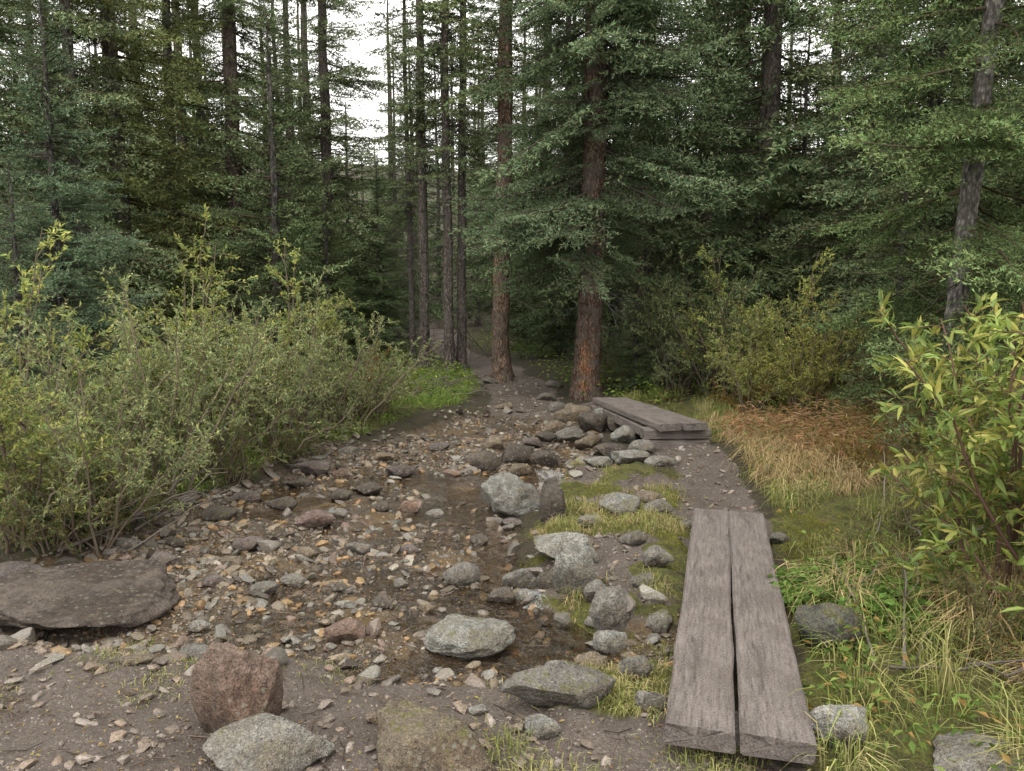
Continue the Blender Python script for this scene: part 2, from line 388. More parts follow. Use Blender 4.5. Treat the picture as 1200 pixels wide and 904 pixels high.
R(912,640,26,16,GREY,.1);R(772,603,36,20,GREY,.08);R(808,622,26,16,GREY,.1);R(755,690,30,20,GREY,.16);R(640,690,28,18,DK,.1);R(690,660,26,18,LG)
R(520,748,32,20,GREY);R(448,716,28,18,DK);R(345,690,30,16,GREY);R(235,745,26,16,GREY);R(560,840,24,12,LG);R(440,850,26,14,TAN)
R(205,700,34,16,TAN);R(190,668,36,18,PUR);R(120,672,40,16,RED);R(300,745,28,14,TAN);R(590,715,36,20,DK);R(500,720,22,14,TAN)
R(515,530,26,12,PUR);R(450,545,26,12,TAN);R(530,560,22,10,RED);R(400,560,30,12,RED);R(350,575,30,12,DK);R(610,560,30,16,TAN)
R(900,560,26,14,LG);R(615,715,26,16,LG);R(600,620,24,12,PUR)
for a in [(420,650,30,16,GREY),(360,655,26,14,TAN),(480,650,24,12,PUR),(310,700,34,18,GREY),(250,690,28,16,PUR),(400,700,26,12,DK),(470,690,22,12,GREY),(270,665,26,13,TAN),(150,645,30,16,GREY),(510,610,24,13,GREY),(560,640,26,14,DK),(395,610,28,13,GREY),(120,700,30,16,GREY),(760,590,34,14,TAN),(690,620,30,16,GREY,.1),(660,765,34,20,DK),(775,745,30,22,GREY,.15),(690,780,36,22,TAN),(730,740,30,20,DK,.1),(650,790,30,16,GREY,.05),(740,640,34,20,GREY,.1),(700,690,26,18,TAN,.1),(770,720,34,24,GREY,.15),(640,470,24,10,GREY),(590,480,22,8,TAN),(650,455,22,9,GREY),(575,450,20,8,GREY)]:
    R(*a)

def scatter_stones(name,N,test,rmin,rmax,pw,pal,bb,seed,zo=.25,subbig=2):
    r=RS(seed);g=Geo()
    x=r.uniform(bb[0],bb[1],N*6);y=bb[2]+(bb[3]-bb[2])*r.rand(N*6)**1.3
    k=test(x,y,r.rand(N*6));x=x[k][:N];y=y[k][:N];n=len(x)
    rad=rmin*(rmax/rmin)**(r.rand(n)**pw);z=H(x,y)
    pal=np.array(pal);col=pal[r.randint(0,len(pal),n)]*r.uniform(.65,1.2,(n,1))
    big=rad>.03
    for sel,sub in ((~big,1),(big,subbig)):
        idx=np.where(sel)[0]
        for v in range(8):
            ii=idx[v::8]
            if len(ii)==0: continue
            V,Fa=rshape(sub,seed*50+v,9,.35,.8,.06);m=len(ii)
            sc=rad[ii][:,None]*np.stack([r.uniform(.9,1.5,m),r.uniform(.6,1.0,m),r.uniform(.35,.75,m)],1)
            P=V[None]*sc[:,None,:]
            a=r.uniform(0,6.28,m);ta=r.normal(0,.35,m)
            ct,st=np.cos(ta)[:,None],np.sin(ta)[:,None]
            P=np.stack([P[...,0]*ct-P[...,2]*st,P[...,1],P[...,0]*st+P[...,2]*ct],-1)
            ca,sa=np.cos(a)[:,None],np.sin(a)[:,None]
            P=np.stack([P[...,0]*ca-P[...,1]*sa,P[...,0]*sa+P[...,1]*ca,P[...,2]],-1)
            P=P+np.stack([x[ii],y[ii],z[ii]+rad[ii]*zo],1)[:,None,:]
            nv=len(V);FF=(Fa[None]+np.arange(m)[:,None,None]*nv).reshape(-1,3)
            g.add(P.reshape(-1,3),FF,np.repeat(col[ii],nv,0),0,False)
    link(name,g.mesh(name,[M_P]))
PAL=[(.13,.115,.09),(.15,.12,.08),(.19,.125,.06),(.10,.08,.06),(.19,.15,.105),(.14,.13,.11),(.12,.095,.065),(.23,.2,.16),(.15,.105,.08),(.075,.06,.045),(.23,.14,.065),(.17,.14,.105)]
scatter_stones('gravel',19000,lambda x,y,q:(sdpoly(x,y,CREEK)+fbm(x*2,y*2,5)*.25>-.02)&(q<.55+fbm(x*1.3,y*1.3,91)*1.3),.006,.042,4.0,PAL,(-5.5,1.6,2.3,9.8),3,.1)
scatter_stones('gravel',7000,lambda x,y,q:(masks(x,y)[1]>.5)&(masks(x,y)[0]<.5),.003,.030,3.4,[(.17,.14,.115),(.22,.185,.155),(.14,.11,.085),(.2,.15,.11)],(-3.2,2.2,1.7,14),4)
scatter_stones('river_stones',330,lambda x,y,q:((np.abs(sdpoly(x,y,CREEK)-.05)<.22)&(q<.6))|(q<.10)&(sdpoly(x,y,CREEK)>0),.028,.075,1.6,[(.15,.132,.11),(.12,.098,.08),(.19,.175,.145),(.15,.12,.095)],(-5.5,1.6,2.3,9.8),5,.2,3)

# ------------------------------------------------------------ footbridges
def plank(name,p0,p1,width,th,z0,z1,parent,seed):
    L=math.hypot(p1[0]-p0[0],p1[1]-p0[1]);r=RS(seed)
    ny_,nx_=int(L/.03),8
    b=.008;w=width/2
    pr=[(-w,-th/2+b),(-w,th/2-b),(-w+b,th/2)]+[(-w+width*k/nx_,th/2) for k in range(1,nx_)]+[(w-b,th/2),(w,th/2-b),(w,-th/2+b),(w-b,-th/2),(-w+b,-th/2)]
    pr=np.array(pr);m=len(pr);yy=np.linspace(-L/2,L/2,ny_)
    V=np.zeros((ny_,m,3));V[:,:,0]=pr[None,:,0];V[:,:,2]=pr[None,:,1];V[:,:,1]=yy[:,None]
    gx=fbm(V[...,0]*40,V[...,1]*1.6,seed,3);V[...,2]+=gx*.005*(V[...,2]>0)
    V[...,0]+=fbm(V[...,1]*3,V[...,2]*20+seed,seed+3,3)*.008*np.sign(V[...,0])*(np.abs(V[...,0])>w-.012)
    V[...,2]+=(fbm(V[...,1]*8,V[...,0]*3,seed+8,3)*.006)*(np.abs(V[...,0])>w-.012)
    end=fbm(V[...,0]*25,V[...,2]*25,seed+5,3)*.012
    V[0,:,1]+=end[0];V[-1,:,1]+=end[-1]
    V=V.reshape(-1,3)
    i=np.arange(ny_-1)[:,None]*m;j=np.arange(m)[None,:];j2=(j+1)%m
    a0=(i+j).ravel();a1=(i+j2).ravel();b0=a0+m;b1=a1+m
    F_=[np.stack([a0,b1,a1],1),np.stack([a0,b0,b1],1)]
    V=np.concatenate([V,[[0,-L/2+.002,0],[0,L/2-.002,0]]]);n=len(V)
    jj=np.arange(m);F_.append(np.stack([np.full(m,n-2),jj,(jj+1)%m],1));q=(ny_-1)*m
    F_.append(np.stack([np.full(m,n-1),q+(jj+1)%m,q+jj],1))
    Fa=np.concatenate(F_)
    me=mesh_from(name,V,Fa,[M_W],None,None,np.zeros(len(Fa),bool))
    ang=math.atan2(p1[1]-p0[1],p1[0]-p0[0])-math.pi/2
    return link(name,me,((p0[0]+p1[0])/2,(p0[1]+p1[1])/2,(z0+z1)/2-th/2),(math.atan2(z1-z0,L),r.uniform(-.01,.01),ang),parent=parent)
def emp(name):
    e=bpy.data.objects.new(name,None);scene.collection.objects.link(e);return e
def bridge(a0,b0,a1,b1,z0,z1,th,seed,nm='footbridge'):
    e=emp(nm);a0,b0,a1,b1=map(np.array,(a0,b0,a1,b1));g=.016
    W=np.linalg.norm(b0-a0);wd=W/2-g/2
    u0=(b0-a0)/W;u1=(b1-a1)/np.linalg.norm(b1-a1)
    plank('plank_left',a0+u0*wd/2,a1+u1*wd/2,wd,th,z0,z1,e,seed)
    plank('plank_right',b0-u0*wd/2-np.array([0,.012]),b1-u1*wd/2-np.array([0,.02]),wd,th,z0+.004,z1-.003,e,seed+1)
    return e
e=bridge((.508,2.30),(.965,2.20),(1.205,4.76),(1.635,4.68),.12,.12,.075,5)
def beam(name,c,yaw,z,e,seed,L=.6,w=.14,th=.10):
    d=np.array([math.cos(yaw),math.sin(yaw)])*L/2
    plank(name,np.array(c)-d,np.array(c)+d,w,th,z,z,e,seed)
beam('sill_near',(.80,2.45),-.27,.042,e,9,.40,.13,.09);beam('sill_far',(1.37,4.5),-.27,.042,e,10,.46,.14,.09)
e=bridge((1.40,6.95),(1.88,6.99),(.98,8.9),(1.40,9.0),.29,.26,.07,21)
beam('sill_near',(1.60,7.13),.05,.217,e,22,.66,.15,.10);beam('sill_lower',(1.60,7.10),.0,.11,e,23,.62,.18,.14)
beam('side_board',(1.67,7.95),1.80,.20,e,25,1.6,.07,.10);beam('side_board',(1.22,7.9),1.78,.19,e,27,1.6,.07,.10);beam('sill_far',(1.2,8.8),.05,.18,e,26,.5,.15,.13)

def cascade(u,v,w,drop,run,seed):
    x,y,z,t=G(u,v);n=14;m=10
    Vv=[]
    for i_ in range(n):
        s=i_/(n-1)
        for j in range(m):
            q=j/(m-1)-.5
            zz=WATER+.012+drop*float(sst(.2,.8,np.array(s)))
            Vv.append((x+q*w*(1+.5*(1-s))+.04*math.sin(s*4),y+run*(s-.5),zz+.012*math.sin(q*25+s*7)))
    i_=(np.arange(n-1)[:,None]*m+np.arange(m-1)[None,:]).ravel()
    Fa=np.concatenate([np.stack([i_,i_+1,i_+m+1],1),np.stack([i_,i_+m+1,i_+m],1)])
    link('waterfall',mesh_from('waterfall',np.array(Vv),Fa,[M_F],None,None,np.ones(len(Fa),bool)))
cascade(645,572,.20,.08,.45,1);cascade(628,726,.10,.03,.16,2)

# ------------------------------------------------------------ spruce
def branch_tmpl(seed,nl,nw,dens,Lref,ntw=24,subs=True):
    r=RS(seed);ax=lambda s:np.array([s,.05*math.sin(s*5+seed),-.13*s**1.5+.09*s**4+.0])
    seg=[]
    for k in range(ntw):
        s=.10+.88*(k+.5)/ntw
        for sd in (-1,1):
            if r.rand()<.12: continue
            a=math.radians(r.uniform(34,68));tl=(.36*(1-s)**.75+.07)*r.uniform(.5,1.3)*min(1,s/.22)
            d=unit(np.array([math.cos(a),sd*math.sin(a),r.normal(-.24,.2)]))
            p=ax(s+r.uniform(-.01,.01));mid=p+d*tl*.5;en=p+d*tl+np.array([.02,0,-.03*tl/.3+.015])
            seg+= [(p,mid),(mid,en)]
            if subs and tl>.12:
                for q in (.35,.6,.8):
                    for s2 in (-1,1):
                        a2=a*sd+s2*math.radians(r.uniform(35,55))
                        d2=unit(np.array([math.cos(a2),math.sin(a2),r.normal(-.15,.25)]))
                        b=p+(en-p)*q;seg.append((b,b+d2*tl*.33*r.uniform(.6,1.2)))
    for k in range(8): seg.append((ax(.3+.7*k/8),ax(.3+.7*(k+1)/8)))
    A=np.array([q[0] for q in seg]);B=np.array([q[1] for q in seg]);Ls=np.linalg.norm(B-A,axis=1)
    cnt=np.maximum(2,(Ls*Lref*dens)).astype(int);idx=np.repeat(np.arange(len(seg)),cnt);n=len(idx)
    f=r.rand(n)[:,None];P=A[idx]*(1-f)+B[idx]*f;D=unit(B-A)[idx]
    q=r.randn(n,3);q[:,2]+=.35;q=q-(q*D).sum(1)[:,None]*D;q=unit(q)
    N=unit(D*.75+q*.8);W=unit(np.cross(N,r.randn(n,3)))
    l=nl/Lref*r.uniform(.7,1.2,(n,1));w=nw/Lref/2
    V=np.stack([P-W*w,P+W*w,P+N*l],1).reshape(-1,3)
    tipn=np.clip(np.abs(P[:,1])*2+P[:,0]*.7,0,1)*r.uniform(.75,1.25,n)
    age_tone=(.5+.75*tipn)  # older inner needles have a darker colour, tips a lighter one
    col=np.array([.150,.192,.098])[None]*age_tone[:,None]
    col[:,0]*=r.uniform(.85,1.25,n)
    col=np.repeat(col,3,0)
    Fn=np.arange(n*3).reshape(-1,3)
    Wd=np.cross(unit(B-A),np.array([0,0,1.]));Wd=unit(Wd)*(.0035/Lref)
    wv=np.stack([A-Wd,A+Wd,B],1).reshape(-1,3)
    return V,col,Fn,wv,np.arange(len(wv)).reshape(-1,3)
T_HI=[branch_tmpl(i_,.036,.011,62,1.4) for i_ in range(4)]
T_HS=[branch_tmpl(i_+30,.034,.011,62,.55,11,False) for i_ in range(4)]
T_MID=[branch_tmpl(i_+10,.075,.028,14,1.6,16) for i_ in range(4)]
T_MS=[branch_tmpl(i_+40,.065,.026,18,.6,9,False) for i_ in range(3)]
T_LO=[branch_tmpl(i_+20,.14,.06,9,1.8,11,False) for i_ in range(3)]
def spruce(name,Ht,r0,cb,Lmax,seed,lod='mid',bark=(.12,.085,.065),hi_to=0,lean=(0,0),dead=1,spacing=.26,nper=5,shape=.75,droop=0.,dense=1.,scar=False,lo_from=9.5,inner=0):
    r=RS(seed);g=Geo();n=26
    zz=Ht*(np.linspace(0,1,n)**1.25)
    wob=np.cumsum(r.randn(n,2)*.012*Ht/15,axis=0);wob-=wob[0]
    def ctr(z):
        z=np.asarray(z,float)
        return np.stack([lean[0]*z+np.interp(z,zz,wob[:,0]),lean[1]*z+np.interp(z,zz,wob[:,1]),z],-1)
    rad=r0*(1-zz/Ht)**.75+.004;rad=rad*(1+.45*np.exp(-zz/.22))
    z2=np.concatenate([np.linspace(-.25,1.5,24),zz[zz>1.5]]);rad2=np.interp(z2,zz,rad)
    C=ctr(np.maximum(z2,0));C[:,2]=z2
    bk=np.array(bark)
    def bc(V):
        c=np.tile(bk,(len(V),1))
        if scar:
            a=np.arctan2(V[:,1],V[:,0]);m=.8*np.exp(-((a+1.75)/.4)**2)*(1-sst(.6,1.0,V[:,2]))*(V[:,2]>.12)
            c=c*(1-m[:,None])+np.array([.42,.20,.09])*m[:,None]
        return c*(.8+.4*r.rand(len(V)))[:,None]
    tube(g,C,rad2,18,bc,0,.05,seed)
    for k in range(6):
        a=k*1.047+r.uniform(-.3,.3);Lr=r0*r.uniform(1.8,3.2)
        s=np.linspace(0,1,6)[:,None];d=np.array([math.cos(a),math.sin(a),0])
        tube(g,d*s*Lr+np.array([0,0,1])*(r0*1.2*(1-s)**2-.05*s-.01),r0*.46*(1-.75*s[:,0]),7,bk*.85,0,.08,k)
    z=cb
    while z<Ht*.985:
        f=(z-cb)/(Ht-cb);nb=nper+r.randint(-1,2)
        if z>lo_from: nb=max(2,nb-2)
        inn=inner if z<lo_from else 0
        for k in range(nb+inn):
            a=r.uniform(0,6.283)
            L=Lmax*((1-f)**shape)*r.uniform(.5,1.15)*(.75+.25*min(1,(z-cb)/1.2))+.12
            if k>=nb: L*=r.uniform(.3,.55)
            hi=z<hi_to
            if hi: use=T_HI if L>.75 else T_HS
            elif z>lo_from or lod=='lo': use=T_LO
            else: use=T_MID if L>.8 else T_MS
            V,c,Fn,wv,wf=use[r.randint(len(use))]
            pit=(-.22+droop)*(1-f)+.35*f+r.normal(0,.11)
            cp_,sp_=math.cos(pit),math.sin(pit);ca,sa=math.cos(a),math.sin(a);ro=r.normal(0,.3);cr,sr=math.cos(ro),math.sin(ro)
            Rx=np.array([[1,0,0],[0,cr,-sr],[0,sr,cr]]);Ry=np.array([[cp_,0,-sp_],[0,1,0],[sp_,0,cp_]]);Rz=np.array([[ca,-sa,0],[sa,ca,0],[0,0,1]])
            Mx=(Rz@Ry@Rx)*L;o=ctr(z+r.uniform(-.12,.12))
            br=r.uniform(.7,1.25)
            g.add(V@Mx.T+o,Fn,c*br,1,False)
            if hi: g.add(wv@Mx.T+o,wf,np.array([.06,.048,.038]),2,False)
            s=np.linspace(0,1,5);ax=np.stack([s,.05*np.sin(s*5),-.13*s**1.5+.09*s**4],1)
            if z<lo_from and lod!='lo': tube(g,ax@Mx.T+o,(.004+.010*L)*(1-.85*s),3,np.array([.08,.06,.048]),2)
        z+=spacing*r.uniform(.7,1.3)/dense*(1.35 if z>lo_from else 1)
    zt=.5
    while zt<cb+1.0 and dead:
        for k in range(dead):
            a=r.uniform(0,6.283);L=r.uniform(.25,1.0);o=ctr(zt);d=np.array([math.cos(a),math.sin(a),r.uniform(-.45,.1)])
            s=np.linspace(0,1,6)[:,None];pts=o+d*s*L+np.array([0,0,-1])*(.25*L*s**2)+r.randn(6,3)*.015
            tube(g,pts,.009*(1-.8*s[:,0]),3,np.array([.09,.078,.068]),2)
            for q in range(5):
                b=pts[r.randint(1,5)];dd=d+r.randn(3)*.6;tube(g,np.array([b,b+dd*L*.2,b+dd*L*.38+np.array([0,0,-.04])]),.0035,3,np.array([.08,.07,.062]),2)
        zt+=r.uniform(.12,.3)
    return g.mesh(name,[M_B,M_N,M_TW])
def TP(u,t): return (u-600)/F_PX*t, t*1.0
def put_tree(me,u,t,rot=0,sc=1,col=(1,1,1,1),name='spruce_tree',parent=None,dz=0):
    x,y=TP(u,t);return link(name,me,(x,y,Hs(x,y)-.02+dz),(0,0,rot),(sc,sc,sc),col,parent)
meA=spruce('spruce_centre',17,.18,2.2,1.95,1,hi_to=6.4,bark=(.18,.125,.095),dead=1,spacing=.23,nper=6,inner=2,droop=-.05,scar=True)
x,y,z,t=G(688,468);link('spruce_tree',meA,(x,y+.1,z-.02),(0,0,0),(1,1,1),(.98,1.08,1.12,1))
meB=spruce('spruce_bare',18,.15,4.9,1.3,2,bark=(.24,.165,.12),dead=2,lean=(.022,0))
x,y,z,t=G(589,446);link('spruce_tree',meB,(x,y,z),(0,0,0),(1,1,1),(1,1,.9,1))
meC=spruce('spruce_thin',16,.095,4.4,1.0,3,bark=(.18,.155,.135),dead=2,lean=(.014,0))
meD=spruce('spruce_thin2',15,.085,3.6,1.0,4,bark=(.19,.16,.14),dead=2,lean=(-.004,0))
for (u,v,me_,ro,sc) in [(528,432,meD,0,1.1),(541,433,meC,.0,.95),(497,427,meD,2.,1.15),(484,424,meC,3.0,.7)]:
    x,y,z,t=G(u,v);link('spruce_tree',me_,(x,y,z),(0,0,ro),(sc,sc,sc),(1,1,1,1))
BG=[spruce('spruce_bg%d'%i_,h,r_,cb,Lm,40+i_,bark=bk,dead=1,droop=dr,dense=dn,spacing=.28,inner=2) for i_,(h,r_,cb,Lm,bk,dr,dn) in enumerate([(17,.16,1.0,1.9,(.16,.135,.115),0,1.),(14,.12,.6,1.7,(.15,.13,.115),-.08,1.),(19,.18,1.8,1.9,(.19,.14,.115),-.1,1.0),(12,.11,.3,1.7,(.14,.13,.12),.0,1.1)])]
YG=[spruce('spruce_young%d'%i_,h,.055,.12,Lm,60+i_,bark=(.12,.11,.10),dead=0,hi_to=9,spacing=.13,nper=6,shape=.85,droop=.12,inner=1) for i_,(h,Lm) in enumerate([(4.6,1.25),(3.4,.9)])]
FAR=[spruce('spruce_far%d'%i_,h,.18,.6,Lm,80+i_,lod='lo',bark=(.10,.08,.07),dead=0,spacing=.40) for i_,(h,Lm) in enumerate([(15,1.9),(12,1.7),(18,2.0)])]
meR=spruce('spruce_right',12,.085,.9,1.45,7,hi_to=6,bark=(.28,.265,.24),lean=(.036,.0),dead=1,spacing=.32,nper=5,droop=-.12)
put_tree(meR,1112,6.4,0,1,(.95,1.08,.85,1))
put_tree(YG[0],75,9.0,0,1.08,(1.0,1.15,1.3,1));put_tree(YG[1],328,13.5,1,1.85,(1.0,1.1,1.0,1));put_tree(YG[0],932,12.0,2,1.2,(1.3,1.35,1.2,1))
put_tree(YG[1],745,11.2,1,.55,(.8,.9,.8,1));put_tree(YG[1],655,17,1,.6,(.8,.9,.8,1));put_tree(YG[0],445,17,2,1.0,(1.,1.1,1.,1));put_tree(YG[1],25,7.6,3,.8,(1.0,1.1,1.2,1));put_tree(YG[1],1050,8.2,3,.9,(1.1,1.15,1.0,1));put_tree(YG[0],620,20,3,1,(.9,1,.9,1));put_tree(YG[0],410,21,1,1.5,(.9,1,.85,1));put_tree(YG[1],385,15,1,1.2,(1,1.1,.9,1))
yel=(1.15,1.08,.85,1);dkg=(.85,.92,.9,1);nor=(1.0,1.0,1.,1)
for (u,t_,m_,ro,sc,c) in [(150,13.5,0,0,1,yel),(215,16,1,1,1.05,yel),(283,16,2,2,1,nor),(388,17,0,4,.9,nor),(100,12.0,1,3,.9,nor),(5,13,2,.5,1,dkg),(-70,10.5,0,2.2,.9,nor),(335,21,3,.6,1,nor),
    (755,13.5,0,1,1,nor),(820,15,2,2.5,1,dkg),(890,12.5,0,3,1.1,dkg),(965,15,1,4,1,dkg),(1010,11,3,5,.9,nor),(1075,9.5,1,1.5,.85,dkg),(1190,9,0,2.6,.85,nor),(1260,7.6,3,.4,.8,nor),
    (660,17,1,2,.9,dkg),(720,19,0,3,1,dkg),(465,24,1,1,.7,dkg),(640,23,2,4,1,nor),(590,27,0,2,1,dkg),(560,31,1,2,.9,dkg),(515,35,3,1,1,dkg),(360,27,2,2,.7,nor),(250,22,0,3,1,nor),(180,24,2,5,1,nor),(60,19,1,3,1,nor),(1130,14,2,2,1,dkg),(1030,17,0,1,1,dkg),(860,20,1,2,1,dkg)]:
    put_tree(BG[m_],u,t_,ro,sc,c)
df=emp('distant_forest');r=RS(5);pts=[]
for k in range(1500):
    x=r.uniform(-42,42);y=r.uniform(20,62)
    if abs(x)>y*.85+3: continue
    if y<26 and abs(x+1.8)<2.2: continue
    u=x/y;low=-.25<u<-.165
    if low and y<30: continue
    if any((x-a)**2+(y-b)**2<(2.1+.045*y)**2*(.35 if low else 1) for a,b in pts): continue
    pts.append((x,y));s_=.42 if low else 1
    link('spruce_tree_far',FAR[r.randint(3)],(x,y,Hs(x,y)-.1),(0,0,r.uniform(0,6)),((.7 if low else 1),(.7 if low else 1),s_*r.uniform(.7,1.05)),(*(np.array([.8,.92,.85])*r.uniform(.75,1.15)),1),df)
    if len(pts)>115: break
print('far trees',len(pts))

# ------------------------------------------------------------ shrubs
def leaves(g,P,D,L,W,col,r,mi=1,hi=False):
    n=len(P);S=unit(np.cross(D,unit(r.randn(n,3)+np.array([0,0,1.5]))));N=np.cross(S,D)
    L=L[:,None];W=W[:,None]/2
    if not hi:
        V=np.stack([P,P+D*L*.45+S*W+N*W*.5,P+D*L-N*L*.1,P+D*L*.45-S*W+N*W*.5],1).reshape(-1,3)
        b=np.arange(n)[:,None]*4;Fa=np.concatenate([b+np.array([0,1,2]),b+np.array([0,2,3])]);k=4
    else:
        V=np.stack([P,P+D*L*.28+S*W+N*W*.4,P+D*L*.28-S*W+N*W*.4,P+D*L*.3,P+D*L*.66+S*W*.75+N*W*.2-N*L*.05,P+D*L*.66-S*W*.75+N*W*.2-N*L*.05,P+D*L*.68-N*L*.08,P+D*L-N*L*.2],1).reshape(-1,3)
        b=np.arange(n)[:,None]*8;k=8
        Fa=np.concatenate([b+np.array(t) for t in ((0,1,3),(0,3,2),(1,4,6),(1,6,3),(3,6,5),(3,5,2),(4,7,6),(6,7,5))])
    g.add(V,Fa,np.repeat(col,k,0),mi,False)
def shrub(name,seed,ht=2.0,spread=.8,ns=22,nsub=13,ll=.045,lw=.014,cols=None,hi=False,lps=22,stem=(.15,.12,.09),droop=.2,start=.28,lean=(0,0)):
    r=RS(seed);g=Geo();PP=[];DD=[]
    for k in range(ns):
        a=r.uniform(0,6.283);b=np.array([math.cos(a),math.sin(a),0])*r.uniform(0,.22)
        out=r.uniform(.05,1)*spread;Lh=ht*r.uniform(.45,1.05)*(1-.25*out/spread)
        a2=a+r.normal(0,.4);s=np.linspace(0,1,9)
        path=b+np.stack([math.cos(a2)*out*s**1.2+lean[0]*s,math.sin(a2)*out*s**1.2+lean[1]*s,Lh*(s-.12*s**3*out)],1)
        path[1:]+=np.cumsum(r.randn(8,3)*.024,axis=0)
        tube(g,path,.012*(1-.85*s)+.0015,5,np.array(stem)*r.uniform(.7,1.3),0)
        for j in range(nsub):
            f=start+(1-start)*(j+r.rand())/nsub;p=np.array([np.interp(f,s,path[:,c]) for c in range(3)])
            td=unit(path[min(8,int(f*8)+1)]-path[int(f*8)-1 if f*8>=1 else 0])
            d=unit(td*.7+r.randn(3)*.65+np.array([0,0,.2]));sl=r.uniform(.18,.5)*(1.15-.5*f)*ht/2
            q=np.linspace(0,1,5)[:,None];pp=p+d*q*sl+np.array([0,0,-1])*droop*sl*q**2+np.array([math.cos(a2),math.sin(a2),0])*.1*sl*q
            tube(g,pp,.004*(1-.7*q[:,0]),3,np.array(stem)*1.2,0)
            m=int(lps*sl/.3)
            fs=r.uniform(.15,1,m);P=np.stack([np.interp(fs,q[:,0],pp[:,c]) for c in range(3)],1)
            PP.append(P);DD.append(unit(d*.7+r.randn(m,3)*.55+np.array([0,0,.05 if not hi else -.15])))
            for w_ in range(2):
                f2=r.uniform(.3,.9);p2=np.array([np.interp(f2,q[:,0],pp[:,c]) for c in range(3)]);d2=unit(d+r.randn(3)*.6);l2=sl*.45
                m2=int(m*.45);P2=p2+d2*l2*r.uniform(.1,1,m2)[:,None];PP.append(P2);DD.append(unit(d2*.7+r.randn(m2,3)*.5))
                tube(g,np.array([p2,p2+d2*l2*.5,p2+d2*l2]),.002,3,np.array(stem)*1.2,0)
    P=np.concatenate(PP);D=np.concatenate(DD);n=len(P)
    cols=np.array(cols);ci=cols[r.randint(0,len(cols),n)]
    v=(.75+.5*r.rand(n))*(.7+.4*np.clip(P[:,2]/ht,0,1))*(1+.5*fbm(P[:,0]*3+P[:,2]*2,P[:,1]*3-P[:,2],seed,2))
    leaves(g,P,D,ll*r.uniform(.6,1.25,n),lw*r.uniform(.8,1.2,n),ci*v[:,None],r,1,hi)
    return g.mesh(name,[M_TW,M_LN if hi else M_L])
WG=[(.29,.35,.15),(.25,.31,.15),(.36,.39,.17),(.20,.26,.12),(.39,.40,.16)]
WY=[(.37,.40,.12),(.30,.36,.11),(.43,.42,.13),(.23,.29,.10)]
SH=[shrub('willow%d'%k,200+k,ht,spd,17,12,.046,.015,WG,start=.3,lps=18) for k,(ht,spd) in enumerate([(1.9,.95),(1.6,.85),(2.1,.8)])]
SY=[shrub('willow_y%d'%k,220+k,1.95,.85,15,12,.05,.017,WY,start=.3,lps=18) for k in range(2)]
SD=[shrub('willow_dark',240,1.3,.9,18,11,.045,.016,[(.12,.16,.06),(.17,.2,.07),(.21,.16,.07)],start=.15)]
def put_s(me,u,v,rot,sc,c=(1,1,1,1),name='willow_shrub',szz=1):
    x,y,z,t=G(u,v);return link(name,me,(x,y,z-.03),(0,0,rot),(sc,sc,sc*szz),c)
for a in [(SY[0],20,640,0,.82),(SH[0],115,632,1,.65),(SH[1],40,600,2,1.0),(SH[0],190,585,2.4,.88),(SH[2],250,556,.3,.92),(SY[0],225,535,4,1.1),(SH[2],315,540,3,.82),(SH[0],360,515,5,.9),(SH[1],405,502,1.4,.85),(SY[1],345,498,2.1,1.1),(SH[1],432,490,.5,.7),(SH[2],150,555,4.4,.8),(SY[1],-10,575,.9,1.05),
   (SH[2],790,462,1,1.2,(.8,.85,.85,1)),(SH[0],835,468,3.2,1.15,(.8,.85,.85,1)),(SH[2],762,457,5,1.0,(.7,.8,.8,1)),(SY[1],905,478,0,1.02),(SY[0],935,490,2,.85,(1.05,1,.9,1)),(SY[1],870,470,3,1.08),(SY[0],885,492,5,.65)]:
    put_s(*a)
for a in [(SD[0],985,455,1,1.0),(SD[0],730,455,1,.7),(SD[0],1060,470,2,.9),(SD[0],880,485,4,.55,(1.5,1.0,.7,1)),(SD[0],150,610,2,.45),(SD[0],60,640,4,.5),(SD[0],110,625,1,.5),(SD[0],430,480,1,.7,(1.2,.9,.7,1)),(SD[0],270,565,1,.45),(SD[0],340,540,2,.4),(SD[0],1010,480,4,.6,(1.4,.95,.7,1)),(SD[0],1130,560,4,.8),(SD[0],1180,520,1,1.0),(SD[0],1010,560,2,.4,(1.3,1,.7,1)),(SD[0],1080,640,5,.4),(SD[0],1160,760,5,.35),(SD[0],1010,650,3,.25)]:
    put_s(*a)
SR=[shrub('willow_near%d'%k,260+k,1.85,.85,12,8,.095,.023,[(.27,.35,.08),(.22,.30,.07),(.34,.37,.09),(.16,.23,.06),(.42,.39,.10)],hi=True,lps=14,stem=(.13,.08,.06),droop=.45,start=.3) for k in range(2)]
for a in [(SR[0],1185,700,.5,.95),(SR[1],1250,760,2,.95),(SR[1],1230,640,4.,1.0),(SR[0],1135,620,2.3,.72)]:
    put_s(*a)

# ------------------------------------------------------------ grass, herbs, litter
def blades(g,x,y,z,l,az,lean,w,col):
    n=len(x);d=np.stack([np.cos(az),np.sin(az),np.zeros(n)],1);s=np.stack([-np.sin(az),np.cos(az),np.zeros(n)],1)*w[:,None]/2
    B=np.stack([x,y,z],1);up=np.array([0,0,1.]);l=l[:,None];le=lean[:,None]
    m=B+up*l*.6*(1-.2*le)+d*le*l*.22;q=B+up*l*(.85-.55*le)+d*le*l*.62;tip=B+up*l*(1-1.0*le)+d*le*l*1.0
    V=np.stack([B-s,B+s,m-s*.8,m+s*.8,q-s*.5,q+s*.5,tip],1).reshape(-1,3)
    b=np.arange(n)[:,None]*7;Fa=np.concatenate([b+np.array(t) for t in ((0,1,3),(0,3,2),(2,3,5),(2,5,4),(4,5,6))])
    g.add(V,Fa,np.repeat(col,7,0),0,False)
